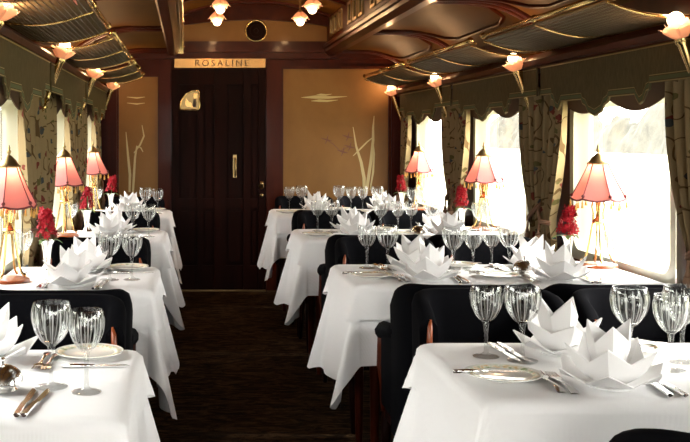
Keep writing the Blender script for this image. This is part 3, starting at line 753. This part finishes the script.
# butter knives laid on the narrow tables
for i in (0, 1):
    place(bknife, (-0.225, LFAR[i]-0.215, TZ+0.001), 0.05, 'silver butter knife lying on the cloth, '+tname(-1, i), 'butter knives', 'knife')

GR = {0: [(.769,-.184,'s'), (.846,-.235,'l'), (1.102,-.27,'l'), (1.174,-.335,'s'), (1.245,-.245,'l')],
      1: [(.772,-.135,'s'), (.845,-.215,'l'), (1.105,-.28,'l'), (1.205,-.22,'s'), (1.305,-.15,'s'), (1.358,-.22,'l'), (1.66,-.47,'l'), (1.725,-.40,'s')],
      2: [(.775,-.15,'s'), (.85,-.22,'l'), (1.135,-.24,'l'), (1.245,-.2,'s'), (1.33,-.17,'s'), (1.42,-.31,'l'), (1.655,-.46,'l'), (1.725,-.38,'s')],
      3: [(.772,-.2,'s'), (.864,-.2,'l'), (1.15,-.2,'l'), (1.242,-.2,'s'), (1.33,-.2,'s'), (1.42,-.31,'l'), (1.655,-.46,'l'), (1.725,-.38,'s')]}
for i in range(4):
    for k, (x, dy, t_) in enumerate(GR[i]):
        place(gob_l if t_ == 'l' else gob_s, (x, RFAR[i]+dy, TZ+0.001), k*0.4, 'cut-crystal goblet, %s from the aisle, on the %s' % (ORDN[k], tname(1, i)), 'crystal goblets', 'goblet')
GL = [(-.226,-.455,'s'), (-.310,-.41,'l'), (-.685,-.20,'s')]
for i in range(4):
    for k, (x, dy, t_) in enumerate(GL):
        if i == 0 and k == 2: continue
        if i > 0 and k == 0: x, dy = -.222, -.40
        place(gob_l if t_ == 'l' else gob_s, (x, LFAR[i]+dy, TZ+0.001), k*0.4, 'cut-crystal goblet, %s from the aisle, on the %s' % (ORDN[k], tname(-1, i)), 'crystal goblets', 'goblet')

# silver domed dishes
def make_dome():
    o = MB().lathe([(0.030, 0.0), (0.034, 0.004), (0.026, 0.010), (0.046, 0.018), (0.048, 0.021), (0.047, 0.024), (0.0455, 0.032), (0.040, 0.043), (0.030, 0.052), (0.016, 0.058), (0.004, 0.060)], 28, caps=True).build('silver_dish', M['silver'], None, smooth=35)
    MB().lathe([(0.003, 0.058), (0.004, 0.064), (0.008, 0.068), (0.008, 0.071), (0.004, 0.0745), (0.001, 0.075)], 12, caps=True).build('knob', M['silver'], o, smooth=True); return o
dome = make_dome()
place(dome, (-0.415, 2.255, TZ+0.001), 0, 'lidded silver dish beside the napkin on the '+tname(-1, 0), 'lidded silver dishes', 'dish')
place(dome, (1.385, RFAR[1]-0.335, TZ+0.001), 0.5, 'lidded silver dish between the napkins on the '+tname(1, 1), 'lidded silver dishes', 'dish')
place(dome, (1.315, RFAR[2]-0.43, TZ+0.001), 0.5, 'lidded silver dish between the napkins on the '+tname(1, 2), 'lidded silver dishes', 'dish')

# ------------------------------------------------------------------ table lamps
def make_lamp():
    t = empty('table_lamp'); B = M['brass']
    MB().lathe([(0.078, 0.0), (0.082, 0.004), (0.080, 0.012), (0.06, 0.018), (0.004, 0.02)], 28, caps=True).build('base', M['chairwood'], t, smooth=40)
    for k in range(4):
        a = PI/4+PI/2*k; ca, sa = math.cos(a), math.sin(a)
        pts = [(0.070, 0.020), (0.068, 0.028), (0.056, 0.034), (0.046, 0.06), (0.036, 0.11), (0.028, 0.16), (0.021, 0.20), (0.020, 0.235), (0.026, 0.26), (0.022, 0.285)]
        MB().tube([(r*ca, r*sa, z) for r, z in pts], [0.006, 0.0075, 0.0055, 0.005, 0.0048, 0.0046, 0.0046, 0.0046, 0.0044, 0.004], 7).build('leg', B, t, smooth=True)
    MB().lathe([(0.004, 0.185), (0.023, 0.188), (0.026, 0.196), (0.023, 0.204), (0.012, 0.212), (0.008, 0.24), (0.013, 0.275), (0.007, 0.29), (0.006, 0.33), (0.015, 0.335), (0.015, 0.36)], 16, caps=True).build('stem', B, t, smooth=True)
    MB().lathe([(0.004, 0.355), (0.014, 0.362), (0.020, 0.378), (0.019, 0.393), (0.010, 0.406), (0.002, 0.409)], 12, caps=True).build('bulb', M['bulb'], t, smooth=True)
    n = 6; zb, zt = 0.298, 0.455
    prof = [(0.113, zb), (0.094, zb+0.035), (0.073, zb+0.075), (0.052, zb+0.12), (0.037, zt)]
    sh = empty('shade'); sh.parent = t
    mb = MB()
    for k in range(n):
        a0, a1 = 2*PI*k/n, 2*PI*(k+1)/n
        MB().grid(4, 5, lambda u, v: (lambda r, z, c0, c1: (r*((1-u)*math.cos(a0)+u*math.cos(a1)), r*((1-u)*math.sin(a0)+u*math.sin(a1)), z - (0.010*math.sin(PI*u) if v == 0 else 0)))(*prof[round(v*4)], 0, 0)).build('panel', M['shade'], sh, smooth=False, fix=False)
        mb.tube([(r*1.012*math.cos(a0), r*1.012*math.sin(a0), z) for r, z in prof], 0.0024, 5)
        # scalloped braid along the bottom edge
        mb.tube([(0.114*((1-u)*math.cos(a0)+u*math.cos(a1)), 0.114*((1-u)*math.sin(a0)+u*math.sin(a1)), zb-0.010*math.sin(PI*u)) for u in (0, .25, .5, .75, 1)], 0.0042, 5)
        mb.ball((0.108*math.cos(a0), 0.108*math.sin(a0), zb+0.012), 0.008, 6, 4)
    mb.build('braid', M['ribtrim'], sh, smooth=True)
    # brass spider that carries the shade
    sp = MB()
    for k in range(3):
        a = 2*PI*k/3; sp.tube([(0, 0, 0.455), (0.036*math.cos(a), 0.036*math.sin(a), 0.455)], 0.002, 4)
    sp.tube([(0.012, 0, 0.35), (0.022, 0, 0.38), (0.022, 0, 0.43), (0, 0, 0.456)], 0.0018, 4); sp.build('spider', B, t, smooth=True)
    MB().lathe([(0.046, 0.447), (0.047, 0.452), (0.041, 0.456), (0.034, 0.462), (0.028, 0.474), (0.018, 0.484), (0.012, 0.490), (0.006, 0.494)], 18, caps=True).build('cap', M['brassd'], t, smooth=40)
    MB().lathe([(0.005, 0.492), (0.004, 0.498), (0.009, 0.505), (0.009, 0.510), (0.004, 0.516), (0.006, 0.522), (0.001, 0.534)], 10, caps=True).build('finial', M['brassd'], t, smooth=True)
    tm = MB().lathe([(0.0018, 0.0), (0.0018, -0.010), (0.0045, -0.013), (0.0035, -0.018), (0.006, -0.036), (0.0005, -0.0365)], 7, caps=True).mesh('tassel', M['tassel'], True)
    for k in range(12):
        a = 2*PI*k/12; r = 0.114*(1 if k % 2 == 0 else 0.866); link('tassel', tm, t, (r*math.cos(a), r*math.sin(a), zb-(0.003 if k % 2 == 0 else 0.013)))
    ld = bpy.data.lights.new('lamp_light', 'POINT'); ld.energy = 1.0; ld.color = (1.0, 0.70, 0.42); ld.shadow_soft_size = 0.02
    lo = bpy.data.objects.new('lamp_light', ld); COL.objects.link(lo); lo.parent = t; lo.location = (0, 0, 0.43)
    return t
lamp = make_lamp()
for i in (1, 2, 3):
    place(lamp, (1.785, RFAR[i]-0.095, TZ+0.001), 0.3+.3*i, 'pink silk table lamp with tassels on the '+tname(1, i), 'pink table lamps', 'lamp')
    place(lamp, (-0.70, LFAR[i]-(0.45 if i == 1 else 0.38), TZ+0.001), 0.2+.3*i, 'pink silk table lamp with tassels on the '+tname(-1, i), 'pink table lamps', 'lamp')

# ------------------------------------------------------------------ bud vases with crimson flowers
def make_vase():
    return MB().lathe([(0.001, 0), (0.030, 0.0), (0.031, 0.004), (0.020, 0.012), (0.015, 0.03), (0.018, 0.07), (0.025, 0.11), (0.036, 0.128), (0.037, 0.130), (0.034, 0.129), (0.023, 0.110), (0.015, 0.07), (0.001, 0.03)], 20, mod=lambda k, n, z: 1.0-(0.04 if (k % 2 and 0.02 < z < 0.115) else 0)).build('bud_vase', M['silver'], None, smooth=40)
def make_flower(seed):
    rnd = random.Random(seed); t = empty('flower_spray'); mb = MB()
    for k in range(120):
        z = rnd.uniform(0.0, 1.0); a = rnd.uniform(0, 2*PI); R_ = 0.046*(1-0.5*z)*math.sqrt(rnd.uniform(.25, 1)); c = Vector((R_*math.cos(a)+0.012*z, R_*math.sin(a), 0.145+0.115*z))
        d = Vector((math.cos(a), math.sin(a), rnd.uniform(-.2, .7))).normalized(); q = d.to_track_quat('Z', 'Y').to_matrix(); s_ = rnd.uniform(0.010, 0.015)
        for p in range(5):
            b_ = 2*PI*p/5
            pts = [Vector((0, 0, 0)), Vector((math.cos(b_-.45)*.75, math.sin(b_-.45)*.75, .18)), Vector((math.cos(b_)*1.15, math.sin(b_)*1.15, .38)), Vector((math.cos(b_+.45)*.75, math.sin(b_+.45)*.75, .18))]
            mb.add([tuple(c+q@(x*s_)) for x in pts], [(0, 1, 2, 3)])
    bl = mb.build('blossoms', M['red'], t, smooth=False, fix=False); bl['kind'] = 'stuff'
    MB().tube([(0, 0, 0.045), (0.002, 0.002, 0.10), (0.006, 0, 0.17), (0.012, 0, 0.25)], 0.003, 5).build('stem', M['leaf'], t, smooth=True)
    for a in (0.4, 2.6, 4.4):
        MB().grid(3, 6, lambda u, v: (math.cos(a)*(0.012+0.052*v)-math.sin(a)*(u-.5)*0.028*math.sin(PI*min(.97, v*.9+.1)), math.sin(a)*(0.012+0.052*v)+math.cos(a)*(u-.5)*0.028*math.sin(PI*min(.97, v*.9+.1)), 0.118+0.045*v-0.05*v*v+abs(u-.5)*0.008)).build('leaf', M['leaf'], t, smooth=True, fix=False)
    return t
vase = make_vase(); flowers = [make_flower(3), make_flower(8)]
VS = [(1, 1, 1.672, RFAR[1]-0.04), (1, 2, 1.665, RFAR[2]-0.04), (1, 3, 1.66, RFAR[3]-0.04), (-1, 1, -0.595, LFAR[1]-0.13), (-1, 2, -0.60, LFAR[2]-0.10), (-1, 3, -0.59, LFAR[3]-0.06)]
for k, (side, i, x, y) in enumerate(VS):
    place(vase, (x, y, TZ+0.001), 0, 'fluted silver bud vase on the '+tname(side, i), 'silver bud vases', 'vase')
    place(flowers[k % 2], (x, y, TZ+0.001), k*1.3, 'spray of crimson blossoms in the vase on the '+tname(side, i), 'crimson flower sprays', 'flowers')

# ------------------------------------------------------------------ rose-shaped lamps: torch sconces and ceiling lights
def rose_shade(parent, c, axis, sc_=1.0):
    q = Vector(axis).to_track_quat('Z', 'Y').to_matrix(); sh = empty('rose_shade'); sh.parent = parent
    c = Vector(c)
    for ring, (n, r1, r2, h, tilt) in enumerate(((6, 0.022, 0.058, 0.052, 0.0), (5, 0.018, 0.042, 0.066, 0.5))):
        for k in range(n):
            a = 2*PI*k/n+tilt
            def fn(u, v):
                da = (u-.5)*(1.25 if ring == 0 else 1.35); wv_ = 1-0.10*abs(2*u-1)**2
                r = r1+(r2-r1)*(v**0.8)+(0.010*max(0, v-.75)*4*(1-abs(2*u-1)) if ring == 0 else 0)
                z = h*v*(1-0.32*abs(2*u-1)**2)
                return tuple(c+q@(Vector((r*math.cos(a+da), r*math.sin(a+da), z))*sc_))
            MB().grid(5, 5, fn).build('petal', M['rose'], sh, smooth=True, fix=False)
    mb = MB(); mb.ball((0, 0, 0), 0.029*sc_, 12, 8); mb.xf(Matrix.Translation(c+q@Vector((0, 0, 0.068*sc_)))); mb.build('bulb', M['bulb'], sh, smooth=True)
    return c+q@Vector((0, 0, 0.10*sc_))
def make_sconce(s):           # s=+1: wall on the +X side; origin on the wall plane at the lower fixing
    t = empty('torch_sconce'); B = M['brass']
    top = Vector((-s*0.15, 0, 0.255)); bot = Vector((-s*0.075, 0, 0.03)); d = (top-bot)
    MB().tube([tuple(bot+d*u) for u in (0, .04, .08, .12, .16, .5, .9, .94, 1.0)], [0.005, 0.012, 0.016, 0.011, 0.011, 0.017, 0.023, 0.029, 0.027], 12).build('torch', B, t, smooth=40)
    MB().tube([tuple(bot), tuple(bot-d*.10), tuple(bot-d*.16), tuple(bot-d*.2)], [0.006, 0.011, 0.006, 0.001], 8).build('finial', B, t, smooth=True)
    MB().tube([(0, 0, 0.055), (-s*0.05, 0, 0.05), tuple(bot+d*.10)], 0.006, 7).build('bracket', B, t, smooth=True)
    MB().tube([(0, 0, 0.055), (-s*0.008, 0, 0.055), (-s*0.012, 0, 0.055)], [0.026, 0.024, 0.008], 14).build('rosette', B, t, smooth=40)
    lp = rose_shade(t, top, d)
    ld = bpy.data.lights.new('sconce_light', 'POINT'); ld.energy = 2.3; ld.color = (1.0, 0.55, 0.25); ld.shadow_soft_size = 0.025
    lo = bpy.data.objects.new('sconce_light', ld); COL.objects.link(lo); lo.parent = t; lo.location = lp
    return t
scR, scL = make_sconce(1), make_sconce(-1)
for k, y in enumerate((3.60, 5.40, 7.12, 8.66)):
    lab = ['between the fourth and third wide tables', 'between the third and second wide tables', 'between the last two wide tables', 'by the end wall beyond the wide tables'][k]
    place(scR, (XR, y, 1.44), 0, 'brass torch lamp with rose shade '+lab, 'torch sconces', 'wall lamp')
for k, y in enumerate((3.38, 5.07, 6.78, 8.40)):
    lab = ['between the fourth and third narrow tables', 'between the third and second narrow tables', 'between the last two narrow tables', 'by the end wall beyond the narrow tables'][k]
    place(scL, (XL, y, 1.48), 0, 'brass torch lamp with rose shade '+lab, 'torch sconces', 'wall lamp')
def make_ceiling_lamp():
    t = empty('ceiling_lamp'); B = M['brassd']
    MB().lathe([(0.045, 0.115), (0.043, 0.105), (0.02, 0.095), (0.008, 0.085), (0.008, 0.02), (0.018, 0.012), (0.022, 0.0), (0.02, -0.006)], 16, caps=True).build('stem', B, t, smooth=40)
    lp = rose_shade(t, (0, 0, 0.0), (0, 0, -1), 1.15)
    ld = bpy.data.lights.new('ceiling_light', 'POINT'); ld.energy = 2.4; ld.color = (1.0, 0.56, 0.25); ld.shadow_soft_size = 0.03
    lo = bpy.data.objects.new('ceiling_light', ld); COL.objects.link(lo); lo.parent = t; lo.location = lp
    return t
clamp_ = make_ceiling_lamp()
for x in (0.235, 0.905):
    for k, y in enumerate((8.15, 7.35)):
        place(clamp_, (x, y, 2.345), 0, 'rose-shaped ceiling lamp on the %s table side, %s the door' % ('narrow' if x < .5 else 'wide', ('next to', 'further from')[k]), 'rose ceiling lamps', 'ceiling lamp')

# ------------------------------------------------------------------ luggage racks
def make_rack(s, length):     # origin at the wall, lower back edge, far end at +length/2 in Y
    t = empty('luggage_rack'); B = M['brass']; hl = length/2; dp = 0.41
    def prof(u): return (-s*(0.02+(dp-0.02)*u), -0.075*math.sin(PI*u*0.9)*0.5+0.05*u)   # sagging net
    MB().tube([(-s*dp, -hl, 0.062), (-s*dp, 0, 0.062), (-s*dp, hl, 0.062)], 0.011, 8).build('front_rail', B, t, smooth=True)
    MB().tube([(-s*(dp-.028), -hl, 0.045), (-s*(dp-.028), hl, 0.045)], 0.007, 8).build('front_rail', M['brassd'], t, smooth=True)
    MB().tube([(-s*0.02, -hl, 0), (-s*0.02, hl, 0)], 0.008, 8).build('wall_rail', M['brassd'], t, smooth=True)
    for y in (-hl, 0, hl):
        MB().tube([(prof(u/8)[0], y, prof(u/8)[1]-0.004) for u in range(9)], 0.0055, 7).build('bracket', B, t, smooth=True)
        MB().ball((-s*dp, y, 0.062), 0.017, 10, 6).build('knob', B, t, smooth=True)
    net = MB(); stp = 0.021; nn = int(length/stp); N_U = 6
    for k in range(nn+1):
        y = -hl+length*k/nn; net.tube([(prof(u/N_U)[0], y, prof(u/N_U)[1]) for u in range(N_U+1)], 0.0022, 3, caps=False)
    for k in range(1, 20):
        u = k/20; net.tube([(prof(u)[0], -hl, prof(u)[1]), (prof(u)[0], hl, prof(u)[1])], 0.0022, 3, caps=False)
    o = net.build('net', M['netwire'], t, smooth=False, fix=False); o['kind'] = 'stuff'
    return t
rkR, rkL = make_rack(1, 1.50), make_rack(-1, 1.50)
for k, y in enumerate((4.36, 6.10, 7.80, 2.66)):
    if k == 3: continue
    place(rkR, (XR-0.005, y, 1.79), 0, 'brass luggage rack with netting above the '+tname(1, k+1), 'luggage racks', 'luggage rack')
for k, y in enumerate((3.98, 5.80, 7.62)):
    place(rkL, (XL+0.005, y, 1.80), 0, 'brass luggage rack with netting above the '+tname(-1, k+1), 'luggage racks', 'luggage rack')
# red paper label tucked in the first rack of the narrow side
tag(MB().box(-0.04, 0.04, -0.05, 0.05, 0, 0.003).build('luggage_tag', mat('red_white_label', (0.75, 0.25, 0.2), 0.5), None, smooth=False, loc=(XL+0.385, 3.50, 1.842), rot=(0, 1.2, 0)), 'small red and white label tucked behind a luggage rack rail', 'label')

# ------------------------------------------------------------------ pelmets, curtains
def pelmet_profile():     # (distance from the far end, drop below the pelmet top)
    c = 0.68; P = [(0, .145)]
    def half(sgn): return [(c+sgn*d, z) for d, z in ((0.53, .145), (0.525, .17), (0.50, .175), (0.47, .215), (0.44, .225), (0.41, .20), (0.40, .185), (0.15, .185), (0.135, .205), (0.10, .215), (0.07, .245), (0.0, .262))]
    P += half(-1); P += half(1)[::-1][1:]; P.append((1.64, .145)); return P
def make_pelmet(s):
    t = empty('pelmet'); P = pelmet_profile()
    poly = [(0, 0)]+P+[(1.64, 0)]
    def stripf(off0, off1, name, mt, dx):
        mb = MB(); vs = []
        for a, b_ in P:
            k = 0.68; sh_ = -1 if a > k else 1
            vs += [(-s*dx, -a, -b_+off0), (-s*dx, -a, -b_+off1)]
        mb.add(vs, [(2*i, 2*i+2, 2*i+3, 2*i+1) for i in range(len(P)-1)]); return mb.build(name, mt, t, smooth=False, fix=False)
    # panel subdivided to follow the bottom edge
    mb = MB(); n = len(P); vs = []
    for d in (0, 0.008): vs += [(-s*d, -a, 0) for a, b_ in P]+[(-s*d, -a, -b_) for a, b_ in P]
    fs = []
    for i in range(n-1):
        fs += [(i, i+1, n+i+1, n+i), (2*n+i, 3*n+i, 3*n+i+1, 2*n+i+1), (n+i, n+i+1, 3*n+i+1, 3*n+i), (i, 2*n+i, 2*n+i+1, i+1)]
    fs += [(0, n, 3*n, 2*n), (n-1, 3*n-1, 4*n-1, 2*n-1)]
    mb.add(vs, fs); mb.build('panel', M['pelmet'], t, smooth=False)
    stripf(0.0, 0.005, 'gold_braid', M['trimgold'], 0.0095)
    stripf(0.009, 0.024, 'green_braid', M['trimgreen'], 0.0095)
    stripf(0.028, 0.031, 'gold_braid', M['trimgold'], 0.0095)
    MB().box(*sorted((-s*0.008, -s*0.011)), -1.64, 0, -0.008, -0.003).build('gold_braid', M['trimgold'], t, smooth=False)
    return t
pmR, pmL = make_pelmet(1), make_pelmet(-1)
# scalloped brown inner valance behind each pelmet, against the window head
def make_valance(s):
    mb = MB(); P = []
    for k in range(49):
        a = 1.1*k/48; P.append((a, 0.185+0.055*abs(math.sin(PI*a/0.55))))
    n = len(P); vs = [(0, -a, 0) for a, b_ in P]+[(0, -a, -b_) for a, b_ in P]+[(-s*.005, -a, 0) for a, b_ in P]+[(-s*.005, -a, -b_) for a, b_ in P]; fs = []
    for i in range(n-1): fs += [(i, i+1, n+i+1, n+i), (2*n+i, 3*n+i, 3*n+i+1, 2*n+i+1), (n+i, n+i+1, 3*n+i+1, 3*n+i)]
    mb.add(vs, fs); return mb.build('inner_valance', M['valance'], None, smooth=False)
vlR, vlL = make_valance(1), make_valance(-1)
for k in range(3):
    yfar = 5.12+PER*k
    place(pmR, (XR-0.115, yfar, 1.695), 0, 'olive scalloped pelmet with braid over the window by the '+tname(1, k+1), 'olive window pelmets', 'pelmet')
    place(vlR, (XR-0.04, 5.03+PER*k, 1.69), 0, 'brown scalloped inner valance over the window by the '+tname(1, k+1), 'inner valances', 'valance')
    place(pmL, (XL+0.115, yfar-0.25, 1.705), 0, 'olive scalloped pelmet with braid over the window by the '+tname(-1, k+1), 'olive window pelmets', 'pelmet')
    place(vlL, (XL+0.04, 4.78+PER*k, 1.70), 0, 'brown scalloped inner valance over the window by the '+tname(-1, k+1), 'inner valances', 'valance')

def make_curtain(s, direction, wid):   # origin at the pillar-side edge, floor level; spreads along direction*Y
    zt, zb, zk = 1.60, 0.60, 0.92
    def fn(u, v):
        z = zt+(zb-zt)*v; 
        wf_ = 0.42 if s > 0 else 0.62
        if z > zk: f = (zt-z)/(zt-zk); wd = wid*(1-(1-wf_)*f**2.2)
        else: f = (zk-z)/(zk-zb); wd = wid*(wf_+0.14*f)
        amp = 0.024*(0.75+0.3*math.sin(v*3))
        return (s*amp*math.sin(u*2*PI*3.6+0.5*math.sin(v*4)), direction*(u*wd+0.01), z)
    mb = MB(); mb.grid(46, 22, fn); return mb.build('curtain', M['curtain'], None, smooth=True, fix=False)
def make_tieback(s, direction, wid):
    t = empty('curtain_tieback'); C_ = M['cord']; w2 = wid*(0.42 if s > 0 else 0.62)
    for dz in (0, 0.012):
        MB().tube([(s*0.03, -direction*0.01, 1.02+dz), (-s*0.035, direction*w2*.25, 0.95+dz), (-s*0.045, direction*w2*.7, 0.905+dz), (-s*0.02, direction*(w2+.02), 0.90+dz), (s*0.03, direction*(w2*.6), 0.91+dz)], 0.0075, 6).build('cord', C_, t, smooth=True)
    MB().tube([(-s*0.045, direction*w2*.6, 0.90), (-s*0.05, direction*w2*.6, 0.86), (-s*0.05, direction*w2*.6, 0.84)], [0.006, 0.006, 0.012], 7).build('tassel_cord', C_, t, smooth=True)
    MB().lathe([(0.004, 0.845), (0.014, 0.835), (0.016, 0.822), (0.011, 0.810), (0.016, 0.79), (0.022, 0.73), (0.002, 0.728)], 12, (-s*0.05, direction*w2*.6, 0), mod=lambda k, n, z: 1-(0.10 if k % 2 and z < .8 else 0), caps=True).build('tassel', C_, t, smooth=True)
    return t
cur = {}
for s in (1, -1):
    for d in (1, -1):
        wid = 0.32 if s > 0 else 0.56
        cur[(s, d)] = (make_curtain(s, d, wid), make_tieback(s, d, wid))
PN = ['between fourth and third', 'between third and second', 'between the last two', 'beyond the last']
for s in (1, -1):
    for k in range(4):
        y = (3.55 if s > 0 else 3.33)+PER*k
        for d in (1, -1):
            if k == 0 and (s < 0 or d < 0): continue
            if k == 3 and d > 0: continue
            x = XR-0.075 if s > 0 else XL+0.05
            tb = 'floral curtain %s %s tables, pillar side %s the door' % (PN[k], 'wide' if s > 0 else 'narrow', 'nearer' if d > 0 else 'away from')
            yy = y-0.02 if k < 3 else y+0.02
            place(cur[(s, d)][0], (x, yy, 0), 0, tb, 'floral curtains', 'curtain')
            place(cur[(s, d)][1], (x, yy, 0), 0, tb.replace('floral curtain', 'twisted brown tieback'), 'curtain tiebacks', 'tieback')
